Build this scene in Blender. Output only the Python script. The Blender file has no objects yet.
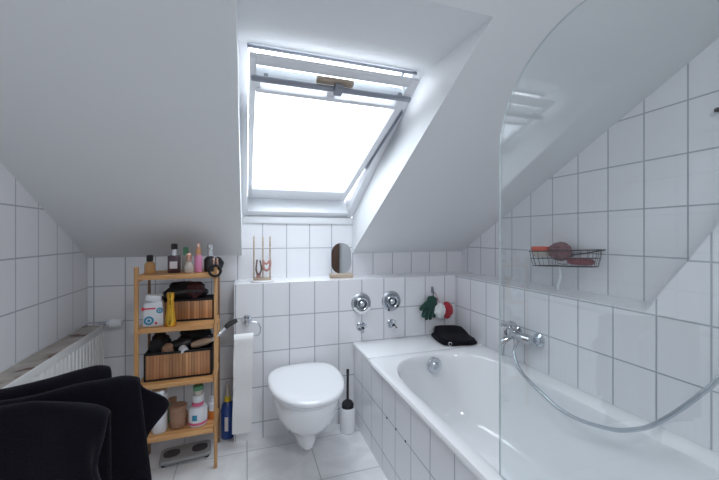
import bpy, bmesh, math, random
from mathutils import Vector, Matrix, noise
random.seed(7)
S = bpy.context.scene
C = S.collection
PI = math.pi
sin, cos = math.sin, math.cos

# ------------------------------------------------------------------ materials
def new_mat(name):
    m = bpy.data.materials.new(name); m.use_nodes = True
    nt = m.node_tree
    return m, nt, nt.nodes['Principled BSDF']

def mat(name, col, rough=.5, metal=0, coat=0, sheen=0, noise_amt=0, noise_scale=20, bump=0, bump_scale=200, trans=0, alpha=1, spec=.5):
    m, nt, b = new_mat(name)
    b.inputs['Base Color'].default_value = (*col, 1)
    b.inputs['Roughness'].default_value = rough
    b.inputs['Metallic'].default_value = metal
    b.inputs['Coat Weight'].default_value = coat
    b.inputs['Coat Roughness'].default_value = .05
    b.inputs['Sheen Weight'].default_value = sheen
    b.inputs['Specular IOR Level'].default_value = spec
    b.inputs['Transmission Weight'].default_value = trans
    tc = nt.nodes.new('ShaderNodeTexCoord')
    if noise_amt:
        n = nt.nodes.new('ShaderNodeTexNoise'); n.inputs['Scale'].default_value = noise_scale; n.inputs['Detail'].default_value = 6
        nt.links.new(tc.outputs['Object'], n.inputs['Vector'])
        r = nt.nodes.new('ShaderNodeMapRange'); r.inputs[3].default_value = 1 - noise_amt; r.inputs[4].default_value = 1 + noise_amt
        nt.links.new(n.outputs[0], r.inputs[0])
        mx = nt.nodes.new('ShaderNodeVectorMath'); mx.operation = 'SCALE'; mx.inputs[0].default_value = col
        nt.links.new(r.outputs[0], mx.inputs['Scale']); nt.links.new(mx.outputs[0], b.inputs['Base Color'])
    if bump:
        n = nt.nodes.new('ShaderNodeTexNoise'); n.inputs['Scale'].default_value = bump_scale; n.inputs['Detail'].default_value = 3
        nt.links.new(tc.outputs['Object'], n.inputs['Vector'])
        bp = nt.nodes.new('ShaderNodeBump'); bp.inputs['Strength'].default_value = bump; bp.inputs['Distance'].default_value = .003
        nt.links.new(n.outputs[0], bp.inputs['Height']); nt.links.new(bp.outputs[0], b.inputs['Normal'])
    return m

def tile_mat(name, ua, va, u0, v0, su, sv, w=.0052, base=(.80, .81, .835), grout=(.40, .42, .46), rough=.12, marble=0, vary=.012):
    """glazed tiles on a grid: ua/va are the world axes of the grid"""
    m, nt, b = new_mat(name); N = nt.nodes; L = nt.links
    tc = N.new('ShaderNodeTexCoord'); sp = N.new('ShaderNodeSeparateXYZ'); L.new(tc.outputs['Object'], sp.inputs[0])
    def mth(op, a, bb=None, c=None):
        n = N.new('ShaderNodeMath'); n.operation = op
        for i, v in enumerate((a, bb, c)):
            if v is None: continue
            if isinstance(v, (int, float)): n.inputs[i].default_value = v
            else: L.new(v, n.inputs[i])
        return n.outputs[0]
    def axis(ax, o, s):
        t = mth('DIVIDE', mth('SUBTRACT', sp.outputs[ax], o), s)
        fl = mth('FLOOR', t); fr = mth('SUBTRACT', t, fl)
        return mth('MULTIPLY', mth('MINIMUM', fr, mth('SUBTRACT', 1, fr)), s), fl
    du, iu = axis(ua, u0, su)
    if va is None: d = du; iv = iu
    else:
        dv, iv = axis(va, v0, sv); d = mth('MINIMUM', du, dv)
    r = N.new('ShaderNodeMapRange'); r.interpolation_type = 'SMOOTHSTEP'
    L.new(d, r.inputs[0]); r.inputs[1].default_value = w * .35; r.inputs[2].default_value = w * .75
    cb = N.new('ShaderNodeCombineXYZ'); L.new(iu, cb.inputs[0]); L.new(iv, cb.inputs[1])
    wn = N.new('ShaderNodeTexWhiteNoise'); wn.noise_dimensions = '3D'; L.new(cb.outputs[0], wn.inputs['Vector'])
    var = N.new('ShaderNodeMapRange'); L.new(wn.outputs['Value'], var.inputs[0]); var.inputs[3].default_value = 1 - vary; var.inputs[4].default_value = 1 + vary
    sc = N.new('ShaderNodeVectorMath'); sc.operation = 'SCALE'; sc.inputs[0].default_value = base; L.new(var.outputs[0], sc.inputs['Scale'])
    colour = sc.outputs[0]
    if marble:
        nz = N.new('ShaderNodeTexNoise'); nz.inputs['Scale'].default_value = 5; nz.inputs['Detail'].default_value = 8; nz.inputs['Distortion'].default_value = 1.5
        L.new(tc.outputs['Object'], nz.inputs['Vector'])
        rr = N.new('ShaderNodeMapRange'); L.new(nz.outputs[0], rr.inputs[0]); rr.inputs[1].default_value = .35; rr.inputs[2].default_value = .65
        rr.inputs[3].default_value = 1 - marble; rr.inputs[4].default_value = 1.0
        s2 = N.new('ShaderNodeVectorMath'); s2.operation = 'SCALE'; L.new(colour, s2.inputs[0]); L.new(rr.outputs[0], s2.inputs['Scale']); colour = s2.outputs[0]
    mx = N.new('ShaderNodeMix'); mx.data_type = 'RGBA'
    L.new(r.outputs[0], mx.inputs['Factor']); mx.inputs['A'].default_value = (*grout, 1); L.new(colour, mx.inputs['B'])
    L.new(mx.outputs['Result'], b.inputs['Base Color'])
    ro = N.new('ShaderNodeMapRange'); L.new(r.outputs[0], ro.inputs[0]); ro.inputs[3].default_value = .7; ro.inputs[4].default_value = rough
    L.new(ro.outputs[0], b.inputs['Roughness'])
    wv = N.new('ShaderNodeTexNoise'); wv.inputs['Scale'].default_value = 9; L.new(tc.outputs['Object'], wv.inputs['Vector'])
    hh = mth('ADD', mth('MULTIPLY', r.outputs[0], 1.0), mth('MULTIPLY', wv.outputs[0], .35))
    bp = N.new('ShaderNodeBump'); bp.inputs['Strength'].default_value = .35; bp.inputs['Distance'].default_value = .0015
    L.new(hh, bp.inputs['Height']); L.new(bp.outputs[0], b.inputs['Normal'])
    return m

def glass_mat(name, tint=(.95, .97, .975)):
    m = bpy.data.materials.new(name); m.use_nodes = True; nt = m.node_tree; N = nt.nodes; L = nt.links
    N.remove(N['Principled BSDF']); out = N['Material Output']
    tr = N.new('ShaderNodeBsdfTransparent'); tr.inputs[0].default_value = (*tint, 1)
    gl = N.new('ShaderNodeBsdfGlossy'); gl.inputs['Roughness'].default_value = 0.0; gl.inputs['Color'].default_value = (1, 1, 1, 1)
    lw = N.new('ShaderNodeLayerWeight'); lw.inputs['Blend'].default_value = .5
    p = N.new('ShaderNodeMath'); p.operation = 'POWER'; L.new(lw.outputs['Facing'], p.inputs[0]); p.inputs[1].default_value = 5
    a = N.new('ShaderNodeMath'); a.operation = 'MULTIPLY_ADD'; L.new(p.outputs[0], a.inputs[0]); a.inputs[1].default_value = .95; a.inputs[2].default_value = .06
    mx = N.new('ShaderNodeMixShader'); L.new(a.outputs[0], mx.inputs[0]); L.new(tr.outputs[0], mx.inputs[1]); L.new(gl.outputs[0], mx.inputs[2])
    L.new(mx.outputs[0], out.inputs[0])
    return m

def wood_mat(name, c1, c2, axis=2, scale=1.0, rough=.45, stripes=0):
    m, nt, b = new_mat(name); N = nt.nodes; L = nt.links
    tc = N.new('ShaderNodeTexCoord'); mp = N.new('ShaderNodeMapping'); L.new(tc.outputs['Object'], mp.inputs[0])
    s = [60 * scale, 60 * scale, 60 * scale]; s[axis] = 3 * scale; mp.inputs['Scale'].default_value = s
    n = N.new('ShaderNodeTexNoise'); n.inputs['Scale'].default_value = 1; n.inputs['Detail'].default_value = 4; L.new(mp.outputs[0], n.inputs['Vector'])
    rp = N.new('ShaderNodeValToRGB'); rp.color_ramp.elements[0].position = .35; rp.color_ramp.elements[1].position = .65
    rp.color_ramp.elements[0].color = (*c1, 1); rp.color_ramp.elements[1].color = (*c2, 1)
    L.new(n.outputs[0], rp.inputs[0]); col = rp.outputs[0]
    if stripes:
        sp = N.new('ShaderNodeSeparateXYZ'); L.new(tc.outputs['Object'], sp.inputs[0])
        def mth(op, a, bb):
            q = N.new('ShaderNodeMath'); q.operation = op
            for i, v in enumerate((a, bb)):
                if isinstance(v, (int, float)): q.inputs[i].default_value = v
                else: L.new(v, q.inputs[i])
            return q.outputs[0]
        t = mth('DIVIDE', sp.outputs[0], stripes); fr = mth('FRACT', t, 0); fl = mth('FLOOR', t, 0)
        e = mth('GREATER_THAN', fr, .14)
        wn = N.new('ShaderNodeTexWhiteNoise'); wn.noise_dimensions = '1D'; L.new(fl, wn.inputs['W'])
        v = mth('MULTIPLY', mth('ADD', mth('MULTIPLY', wn.outputs[0], .5), .72), mth('ADD', mth('MULTIPLY', e, .55), .45))
        sc = N.new('ShaderNodeVectorMath'); sc.operation = 'SCALE'; L.new(col, sc.inputs[0]); L.new(v, sc.inputs['Scale']); col = sc.outputs[0]
    L.new(col, b.inputs['Base Color']); b.inputs['Roughness'].default_value = rough
    return m

M = {}
TB = (.83, .832, .86)
M['t_pre'] = tile_mat('prewall_tiles', 0, 2, .0927, .6944, .15, .2, base=TB)
M['t_main'] = tile_mat('back_wall_tiles', 0, 2, .10, .8800, .15, .2, base=TB)
M['t_left'] = tile_mat('left_wall_tiles', 1, 2, 1.6318, .8766, .15, .2, base=TB)
M['t_right_low'] = tile_mat('right_lower_tiles', 1, 2, .6618, .6811, .15, .2, base=TB)
M['t_right'] = tile_mat('right_upper_tiles', 1, 2, .8319, 1.0763, .15, .2, base=TB)
M['t_bath'] = tile_mat('bath_front_tiles', 1, 2, .950, .0950, .1545, .197, base=TB)
M['t_bathx'] = tile_mat('bath_end_tiles', 0, 2, .64, .0950, .15, .197, base=TB)
M['t_ledge'] = tile_mat('ledge_top_tiles', 0, None, .0927, 0, .15, 1, base=TB)
M['t_ledge_y'] = tile_mat('ledge_side_tiles', 1, None, .6618, 0, .15, 1, base=TB)
M['t_floor'] = tile_mat('floor_tiles', 0, 1, .005, 1.60, .335, .335, w=.005, base=(.85, .855, .87), grout=(.44, .45, .47), rough=.22, marble=.14, vary=.03)
M['paint'] = mat('ceiling_paint', (.775, .79, .80), .55, noise_amt=.015, noise_scale=3)
M['reveal'] = mat('reveal_lining', (.80, .81, .83), .3)
M['white_frame'] = mat('white_window_frame', (.87, .885, .91), .3, coat=.3)
M['grey_metal'] = mat('grey_metal', (.30, .32, .36), .35, .6)
M['pine'] = wood_mat('worn_wood', (.32, .24, .17), (.58, .48, .38), 0)
M['gap_shade'] = mat('gap_shade', (.22, .25, .30), .6)  # dark colour for the shaded gap beside the sash
M['ceramic'] = mat('white_ceramic', (.86, .87, .89), .08, coat=.6)
M['plastic_white'] = mat('white_plastic', (.84, .85, .88), .16, coat=.4)
M['enamel'] = mat('bath_enamel', (.86, .87, .89), .10, coat=.5)
M['caulk'] = mat('white_caulk', (.70, .71, .73), .5)
M['chrome'] = mat('chrome', (.62, .65, .69), .12, 1)
M['chrome_dull'] = mat('chrome_satin', (.50, .53, .57), .32, 1)
M['dark_hole'] = mat('dark_recess', (.02, .02, .025), .6)
M['black'] = mat('black_plastic', (.012, .012, .014), .35)
M['black_matte'] = mat('black_matte', (.012, .012, .015), .8)
M['towel'] = mat('dark_terry_cloth', (.0065, .0055, .010), 1.0, sheen=.06, noise_amt=.25, noise_scale=60, bump=1.0, bump_scale=350, spec=.1)
M['towel_hem'] = mat('dark_terry_hem', (.010, .009, .014), .9, sheen=.05, bump=.4, bump_scale=500, spec=.1)
M['bamboo'] = wood_mat('bamboo_light', (.55, .27, .10), (.70, .39, .165), 0)
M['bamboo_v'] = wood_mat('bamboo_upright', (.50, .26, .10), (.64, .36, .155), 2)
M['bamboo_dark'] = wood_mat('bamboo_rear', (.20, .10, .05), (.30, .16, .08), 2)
M['slats'] = wood_mat('bamboo_slats', (.42, .19, .085), (.58, .30, .14), 2, stripes=.014)
M['paper'] = mat('toilet_paper', (.86, .86, .86), .95, bump=.35, bump_scale=90)
M['card'] = mat('cardboard', (.42, .32, .22), .9)
M['glass'] = glass_mat('clear_glass')
M['screen'] = glass_mat('screen_glass', (.955, .975, .975))
M['glass_edge'] = mat('green_glass_edge', (.55, .62, .63), .2, spec=.6)
M['mirror'] = mat('mirror_silver', (.72, .76, .80), .03, 1)
M['hose'] = mat('silver_hose', (.55, .60, .64), .22, .85)
M['radiator'] = mat('radiator_enamel', (.80, .81, .80), .3)
M['gold'] = mat('gold_metal', (.80, .46, .06), .25, .95)
M['amber'] = mat('amber_liquid', (.55, .30, .12), .12, coat=.5)
M['darkred'] = mat('dark_red_bottle', (.05, .018, .03), .12, coat=.6)
M['label_w'] = mat('pale_label', (.72, .68, .70), .6)
M['pink'] = mat('pink_plastic', (.75, .28, .48), .3, coat=.3)
M['copper'] = mat('copper_cap', (.80, .42, .22), .28, .8)
M['rosegold'] = mat('rose_gold', (.72, .44, .34), .25, .7)
M['greenp'] = mat('green_plastic', (.10, .30, .16), .4)
M['clear_p'] = mat('pale_clear_plastic', (.55, .50, .44), .15, coat=.5)
M['silver_cap'] = mat('silver_cap', (.75, .77, .80), .2, .8)
M['blue'] = mat('blue_plastic', (.015, .06, .28), .25, coat=.4)
M['blue_logo'] = mat('blue_print', (.03, .25, .42), .5)
M['red_logo'] = mat('red_print', (.65, .06, .10), .5)
M['pack'] = mat('white_pack_film', (.74, .76, .80), .3, coat=.3)
M['yellow'] = mat('yellow_plastic', (.75, .55, .03), .4)
M['orange'] = mat('orange_plastic', (.80, .28, .05), .35)
M['jar_tan'] = mat('tan_jar', (.34, .19, .12), .35)
M['pinkband'] = mat('pink_print', (.75, .15, .28), .4)
M['greyscale'] = mat('grey_scale_plastic', (.33, .34, .35), .35)
M['scale_pad'] = mat('dark_scale_pad', (.06, .06, .065), .6)
M['tan_bristle'] = mat('tan_handle', (.40, .27, .19), .4)
M['green_cloth'] = mat('green_knit', (.012, .062, .045), .95, bump=1, bump_scale=250, sheen=.3)
M['white_cloth'] = mat('white_knit', (.78, .80, .80), .95, bump=1, bump_scale=250)
M['red_cloth'] = mat('red_knit', (.42, .025, .04), .95, bump=1, bump_scale=250, sheen=.3)
M['wire'] = mat('dark_wire', (.03, .035, .04), .35, .5)
M['redsoap'] = mat('red_orange_soap', (.70, .11, .06), .45)
M['darkredsoap'] = mat('dark_red_soap', (.22, .03, .045), .45)
M['darkredcloth'] = mat('dark_red_cloth', (.06, .015, .02), .9, bump=.6, bump_scale=200)
M['loofah'] = mat('brown_pink_sponge', (.22, .11, .12), .95, noise_amt=.7, noise_scale=60, bump=1, bump_scale=120)
M['ribbon'] = mat('pale_ribbon', (.85, .9, .92), .6)
M['door'] = wood_mat('brown_door', (.10, .055, .035), (.16, .09, .06), 2, .3)
M['white_dish'] = mat('white_dish', (.80, .80, .80), .3)
M['beads'] = mat('pink_beads', (.45, .22, .18), .4)
M['dark_beads'] = mat('brown_beads', (.14, .09, .08), .4)
M['crescent_white'] = mat('white_reflection', (.85, .86, .88), .4)  # white for the bath's reflection on the chrome plate

# radiator top: white enamel with flaking rust
def rust_mat():
    m, nt, b = new_mat('rusted_radiator_top'); N = nt.nodes; L = nt.links
    tc = N.new('ShaderNodeTexCoord'); n = N.new('ShaderNodeTexNoise'); n.inputs['Scale'].default_value = 13; n.inputs['Detail'].default_value = 7; n.inputs['Distortion'].default_value = .6
    L.new(tc.outputs['Object'], n.inputs['Vector'])
    rp = N.new('ShaderNodeValToRGB'); e = rp.color_ramp.elements
    e[0].position = .34; e[0].color = (.12, .06, .04, 1); e[1].position = .41; e[1].color = (.36, .32, .28, 1)
    q = e.new(.62); q.color = (.46, .42, .38, 1); q = e.new(.72); q.color = (.60, .59, .57, 1)
    L.new(n.outputs[0], rp.inputs[0]); L.new(rp.outputs[0], b.inputs['Base Color']); b.inputs['Roughness'].default_value = .6
    return m
M['rust'] = rust_mat()

# ------------------------------------------------------------------ mesh helpers
def obj(name, bm, m, parent=None, sharp=35, subsurf=0, solid=0, bev=0):
    if sharp:
        bm.normal_update()
        for f in bm.faces: f.smooth = True
        for e in bm.edges:
            if len(e.link_faces) != 2 or e.calc_face_angle(0) > math.radians(sharp): e.smooth = False
    me = bpy.data.meshes.new(name); bm.to_mesh(me); bm.free()
    for mm in (m if isinstance(m, (list, tuple)) else [m]): me.materials.append(M[mm] if isinstance(mm, str) else mm)
    o = bpy.data.objects.new(name, me); C.objects.link(o)
    if parent: o.parent = parent
    if bev:
        q = o.modifiers.new('bevel', 'BEVEL'); q.width = bev; q.segments = 2; q.limit_method = 'ANGLE'
    if solid:
        q = o.modifiers.new('solid', 'SOLIDIFY'); q.thickness = solid; q.offset = 0
    if subsurf:
        q = o.modifiers.new('sub', 'SUBSURF'); q.levels = subsurf; q.render_levels = subsurf
    return o
def thing(name, label, cat, loc=(0, 0, 0), rotz=0, group=None):
    o = bpy.data.objects.new(name, None); C.objects.link(o); o.empty_display_size = .05
    o.location = loc; o.rotation_euler = (0, 0, rotz); tag(o, label, cat, group); return o
def tag(o, label, cat, group=None, loc=None, rotz=None):
    o['label'] = label; o['category'] = cat
    if group: o['group'] = group
    if loc: o.location = loc
    if rotz is not None: o.rotation_euler = (0, 0, rotz)
    return o
def struct(name, bm, m, parent=None, **k):
    o = obj(name, bm, m, parent, **k)
    if not parent: o['kind'] = 'structure'
    return o

def box(x0, x1, y0, y1, z0, z1, bev=0, bm=None, mi=0, seg=2):
    b = bmesh.new()
    vs = [b.verts.new((x, y, z)) for z in (z0, z1) for y in (y0, y1) for x in (x0, x1)]
    for q in ((0, 2, 3, 1), (4, 5, 7, 6), (0, 1, 5, 4), (2, 6, 7, 3), (1, 3, 7, 5), (0, 4, 6, 2)): b.faces.new([vs[i] for i in q])
    if bev: bmesh.ops.bevel(b, geom=list(b.edges), offset=bev, segments=seg, affect='EDGES', profile=.5)
    for f in b.faces: f.material_index = mi
    if bm is None: return b
    return merge(bm, b)
def merge(bm, b, mat4=None):
    if mat4 is not None: b.transform(mat4)
    t = bpy.data.meshes.new('t'); b.to_mesh(t); b.free(); bm.from_mesh(t); bpy.data.meshes.remove(t); return bm
def prism(pts, x0, x1, axis=0, bm=None, mi=0):
    """extrude polygon along axis; pts are the other two coordinates in order"""
    b = bmesh.new()
    def P(a, p): return (a, p[0], p[1]) if axis == 0 else ((p[0], a, p[1]) if axis == 1 else (p[0], p[1], a))
    A = [b.verts.new(P(x0, p)) for p in pts]; B = [b.verts.new(P(x1, p)) for p in pts]
    b.faces.new(A); b.faces.new(B[::-1])
    n = len(pts)
    for i in range(n): b.faces.new([A[i], A[(i + 1) % n], B[(i + 1) % n], B[i]])
    bmesh.ops.recalc_face_normals(b, faces=b.faces)
    for f in b.faces: f.material_index = mi
    if bm is None: return b
    return merge(bm, b)
def lathe(prof, seg=28, center=(0, 0, 0), mat4=None, bm=None, mi=0):
    b = bmesh.new(); rings = []
    for r, z in prof:
        if r < 1e-5: rings.append([b.verts.new((0, 0, z))])
        else: rings.append([b.verts.new((r * cos(2 * PI * i / seg), r * sin(2 * PI * i / seg), z)) for i in range(seg)])
    for A, B in zip(rings, rings[1:]):
        if len(A) == 1 and len(B) == 1: continue
        for i in range(seg):
            j = (i + 1) % seg
            if len(A) == 1: b.faces.new([A[0], B[i], B[j]])
            elif len(B) == 1: b.faces.new([A[i], A[j], B[0]])
            else: b.faces.new([A[i], A[j], B[j], B[i]])
    if mat4 is not None: b.transform(mat4)
    b.transform(Matrix.Translation(center))
    bmesh.ops.recalc_face_normals(b, faces=b.faces)
    for f in b.faces: f.material_index = mi
    if bm is None: return b
    return merge(bm, b)
def catmull(pts, n=8):
    P = [Vector(p) for p in pts]; P = [2 * P[0] - P[1]] + P + [2 * P[-1] - P[-2]]; out = []
    for i in range(1, len(P) - 2):
        for k in range(n):
            t = k / n; a, b, c, d = P[i - 1:i + 3]
            out.append(.5 * ((2 * b) + (-a + c) * t + (2 * a - 5 * b + 4 * c - d) * t * t + (-a + 3 * b - 3 * c + d) * t ** 3))
    out.append(P[-2]); return out
def tube(pts, r, seg=10, smooth=0, bm=None, mi=0, closed=False, cap=True):
    P = catmull(pts, smooth) if smooth else [Vector(p) for p in pts]
    b = bmesh.new(); n = len(P); rings = []; up = None
    for i in range(n):
        if closed: d = (P[(i + 1) % n] - P[i - 1]).normalized()
        else: d = (P[min(i + 1, n - 1)] - P[max(i - 1, 0)]).normalized()
        if up is None:
            up = Vector((0, 0, 1)) if abs(d.z) < .9 else Vector((1, 0, 0))
        x = d.cross(up).normalized(); up = x.cross(d).normalized()
        rr = r(i / (n - 1)) if callable(r) else r
        rings.append([b.verts.new(P[i] + rr * (cos(2 * PI * k / seg) * x + sin(2 * PI * k / seg) * up)) for k in range(seg)])
    pairs = list(zip(rings, rings[1:])) + ([(rings[-1], rings[0])] if closed else [])
    for A, B in pairs:
        for k in range(seg): b.faces.new([A[k], A[(k + 1) % seg], B[(k + 1) % seg], B[k]])
    if cap and not closed: b.faces.new(rings[0][::-1]); b.faces.new(rings[-1])
    bmesh.ops.recalc_face_normals(b, faces=b.faces)
    for f in b.faces: f.material_index = mi
    if bm is None: return b
    return merge(bm, b)
def loft(rings, cap0=True, cap1=True, bm=None, mi=0, recalc=True):
    b = bmesh.new(); R = [[b.verts.new(p) for p in r] for r in rings]; n = len(R[0])
    for A, B in zip(R, R[1:]):
        for k in range(n): b.faces.new([A[k], A[(k + 1) % n], B[(k + 1) % n], B[k]])
    if cap0: b.faces.new(R[0][::-1])
    if cap1: b.faces.new(R[-1])
    if recalc: bmesh.ops.recalc_face_normals(b, faces=b.faces)
    for f in b.faces: f.material_index = mi
    if bm is None: return b
    return merge(bm, b)
def rot(ax, deg): return Matrix.Rotation(math.radians(deg), 4, ax)
def circle(cx, cy, cz, r, n=32, plane='xz'):
    return [((cx + r * cos(2 * PI * i / n)), cy, cz + r * sin(2 * PI * i / n)) if plane == 'xz' else
            ((cx + r * cos(2 * PI * i / n), cy + r * sin(2 * PI * i / n), cz) if plane == 'xy' else
             (cx, cy + r * cos(2 * PI * i / n), cz + r * sin(2 * PI * i / n))) for i in range(n)]
def by_normal(bm, mx, my, mz):
    bm.normal_update()
    for f in bm.faces:
        a = [abs(v) for v in f.normal]; k = a.index(max(a)); f.material_index = (mx, my, mz)[k]
    return bm

# ------------------------------------------------------------------ the room
XL, XR, XRL = -.826, 1.585, 1.374
YW, YP, YREAR = 2.255, 2.037, -1.3
TA = .5446; AL = math.atan(TA)
def ceil_z(y): return 1.04 + TA * (YW - y)
FLATY = -.25; FLATZ = ceil_z(FLATY)
struct('floor', box(-.95, 1.75, -1.45, 2.4, -.1, 0), 't_floor', sharp=0)
struct('wall_left', box(XL - .1, XL, -1.45, 2.4, 0, 2.8), 't_left', sharp=0)
struct('wall_right', box(XR, XR + .1, -1.45, 2.4, 0, 2.8), 't_right', sharp=0)
struct('wall_back', box(XL, XR, YW, YW + .1, 0, 1.24), 't_main', sharp=0)
struct('wall_rear', box(XL, XR, YREAR - .1, YREAR, 0, 2.8), 'paint', sharp=0)
dr = struct('door_1', box(.30, 1.12, YREAR, YREAR + .04, .005, 2.0, .004), 'door')
obj('door_handle', tube([(.38, YREAR + .04, 1.02), (.38, YREAR + .09, 1.02), (.50, YREAR + .09, 1.02)], .009), 'chrome_dull', dr)
# prewall behind the toilet, with its ledge, and the lower wall along the bath with the sloping end
b = box(-.064, XRL, YP, YW, 0, .888); by_normal(b, 2, 0, 1)
struct('wall_back_lower', b, ['t_pre', 't_ledge', 't_left'], sharp=0)
pts = [(YW, 0), (YW, .888), (.845, .888), (-.02, .888 + 1.56 * .865), (YREAR, .888 + 1.56 * .865), (YREAR, 0)]
b = prism(pts, XRL, XR)
b.normal_update()
for f in b.faces: f.material_index = 0 if abs(f.normal.x) > .7 else 1
struct('wall_right_lower', b, ['t_right_low', 't_ledge_y'], sharp=0)
struct('trim_1', tube([(XRL + .001, YP - .002, .0), (XRL + .001, YP - .002, .888)], .0022, 6), 'caulk')

# sloped ceiling with the roof window opening
OX0, OX1 = -.025, .697
OY1 = 1.243
def slope_piece(y0, y1, x0, x1, bm):
    top = lambda y: ceil_z(y) + .36
    return prism([(y0, ceil_z(y0)), (y1, ceil_z(y1)), (y1, top(y1)), (y0, top(y0))], x0, x1, 0, bm)
bm = bmesh.new()
prism([(YW, 1.04), (FLATY, FLATZ), (YREAR, FLATZ), (YREAR, 2.8), (FLATY, 2.8), (YW, 1.40)], XL, OX0, 0, bm)
prism([(YW, 1.04), (FLATY, FLATZ), (YREAR, FLATZ), (YREAR, 2.8), (FLATY, 2.8), (YW, 1.40)], OX1, XR, 0, bm)
prism([(.835, ceil_z(.835)), (FLATY, FLATZ), (YREAR, FLATZ), (YREAR, 2.8), (FLATY, 2.8), (OY1, 1.40 + (YW - OY1) * (1.40 / 2.505)), (OY1, 1.832)], OX0, OX1, 0, bm)
struct('ceiling', bm, 'paint', sharp=0)
struct('trim_2', box(OX0, OX1, YW - .012, YW + .06, 1.24, 1.284, .003), 'reveal')

# ---------------- roof window
def W(x, s, n): return Vector((x, YW - s * cos(AL) + n * sin(AL), 1.29 + s * sin(AL) + n * cos(AL)))
def wbox(bm, x0, x1, s0, s1, n0, n1, F=W, bev=.003):
    b = box(x0, x1, s0, s1, n0, n1, bev)
    for v in b.verts: v.co = F(*v.co)
    bmesh.ops.recalc_face_normals(b, faces=b.faces)
    return merge(bm, b)
win = bpy.data.objects.new('window_1', None); C.objects.link(win); win['kind'] = 'structure'
f = bmesh.new()
wbox(f, OX0, .008, -.015, 1.205, 0, .12)
wbox(f, .652, OX1, -.015, 1.205, 0, .12)
wbox(f, .008, .652, 1.158, 1.205, -.002, .12)
wbox(f, .008, .652, -.015, .05, 0, .12)
obj('window_frame', f, 'white_frame', win)
f = bmesh.new(); wbox(f, .606, .616, 1.085, 1.137, .0, .02, W, .001)
obj('frame_post', f, 'grey_metal', win)
TAU = math.radians(10)
def Wp(x, t, d):   # the sash, tipped open round its middle: its top comes into the room
    return W(x, .6 + t * cos(TAU) + d * sin(TAU), -t * sin(TAU) + d * cos(TAU))
f = bmesh.new()
wbox(f, .010, .034, -.56, .50, 0, .045, Wp); wbox(f, .010, .034, .50, .578, 0, .014, Wp)
wbox(f, .606, .640, -.56, .50, 0, .045, Wp); wbox(f, .606, .640, .50, .578, 0, .014, Wp)
wbox(f, .034, .606, -.56, -.43, 0, .045, Wp)
wbox(f, .034, .606, .536, .578, 0, .014, Wp)
wbox(f, .034, .606, .462, .486, -.006, .045, Wp)
wbox(f, .034, .606, .408, .428, -.006, .045, Wp)
wbox(f, .300, .335, .43, .462, 0, .045, Wp)
wbox(f, .034, .050, .43, .458, 0, .045, Wp, .001)
wbox(f, .592, .606, .43, .458, 0, .045, Wp, .001)
sash = obj('window_sash', f, 'white_frame', win)
f = bmesh.new(); wbox(f, .034, .606, -.43, .408, .018, .024, Wp, 0)
obj('glass_pane', f, 'glass', sash, sharp=0)
f = bmesh.new(); wbox(f, .034, .606, .486, .536, .006, .012, Wp, 0)
obj('glass_pane', f, 'glass', sash, sharp=0)
f = bmesh.new(); wbox(f, .016, .632, .490, .510, -.030, -.016, Wp, .004)
for x in (.06, .58): wbox(f, x, x + .014, .492, .507, -.016, .0, Wp, .001)
bar = obj('opening_bar', f, 'grey_metal', win)
f = bmesh.new(); wbox(f, .004, .66, 1.138, 1.145, -.020, .0, W, .001)
obj('top_seal', f, 'grey_metal', win)
f = bmesh.new(); wbox(f, .245, .385, .506, .532, -.014, .002, Wp, .003)
obj('latch_plate', f, 'pine', win)
f = bmesh.new(); wbox(f, .312, .345, .484, .526, -.042, -.014, Wp, .005)
obj('latch', f, 'grey_metal', win)
f = bmesh.new(); wbox(f, .641, .647, -.1, .40, -.01, .05, Wp, .001)  # dark strip standing in for the shade in the sash's side gap
obj('side_gap_shade', f, 'gap_shade', win)

# ------------------------------------------------------------------ bath
TX0, TY0, TY1, TZ = .621, .04, 1.745, .50
struct('wall_bath_front', (lambda b: by_normal(b, 0, 1, 0))(box(.64, .655, TY0 - .3, YP, 0, .4735)), ['t_bath', 't_bathx'], sharp=0)
# tiled shelf between bath end and the wall
struct('trim_3', box(.632, XRL, TY1 + .001, YP, .474, .4965, .003), 'enamel')
def sup(cx, cy, hx, hyf, hyb, z, e=2.5, n=72, straight=0):
    r = []
    for i in range(n):
        t = 2 * PI * i / n; c, s = cos(t), sin(t)
        x = math.copysign(abs(c) ** (2 / e), c) * hx; y = math.copysign(abs(s) ** (2 / e), s)
        y = y * (hyb if y > 0 else hyf) + (straight if y > 0 else -straight) * (1 if abs(s) > 1e-6 else 0)
        r.append((cx + x, cy + y, z))
    return r
def rectring(x0, x1, y0, y1, z, n=72, rc=.02):
    cx, cy = (x0 + x1) / 2, (y0 + y1) / 2; hx, hy = (x1 - x0) / 2, (y1 - y0) / 2; r = []
    for i in range(n):
        t = 2 * PI * i / n; c, s = cos(t), sin(t)
        # superellipse angle mapping keeps rings aligned with the basin
        x = math.copysign(abs(c) ** (2 / 30), c) * hx; y = math.copysign(abs(s) ** (2 / 30), s) * hy
        r.append((cx + x, cy + y, z))
    return r
N = 96
def basin(z, k):
    hx = .297 - .085 * k; cx = .972
    hb = .40; top = 1.685 - .20 * k - (.08 * k * k); bot = .13 + .32 * k
    L = (top - bot) / 2; cy = (top + bot) / 2; st = max(L - hb, .05)
    return sup(cx, cy, hx, hb, hb, z, 2.7, N, st)
rings = [rectring(TX0 + .004, XRL - .001, TY0, TY1, .474, N), rectring(TX0, XRL - .001, TY0, TY1, .480, N), rectring(TX0, XRL - .001, TY0, TY1, .490, N), rectring(TX0 + .004, XRL - .003, TY0 + .004, TY1 - .004, .498, N),
         rectring(TX0 + .014, XRL - .01, TY0 + .014, TY1 - .012, TZ, N)]
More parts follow.
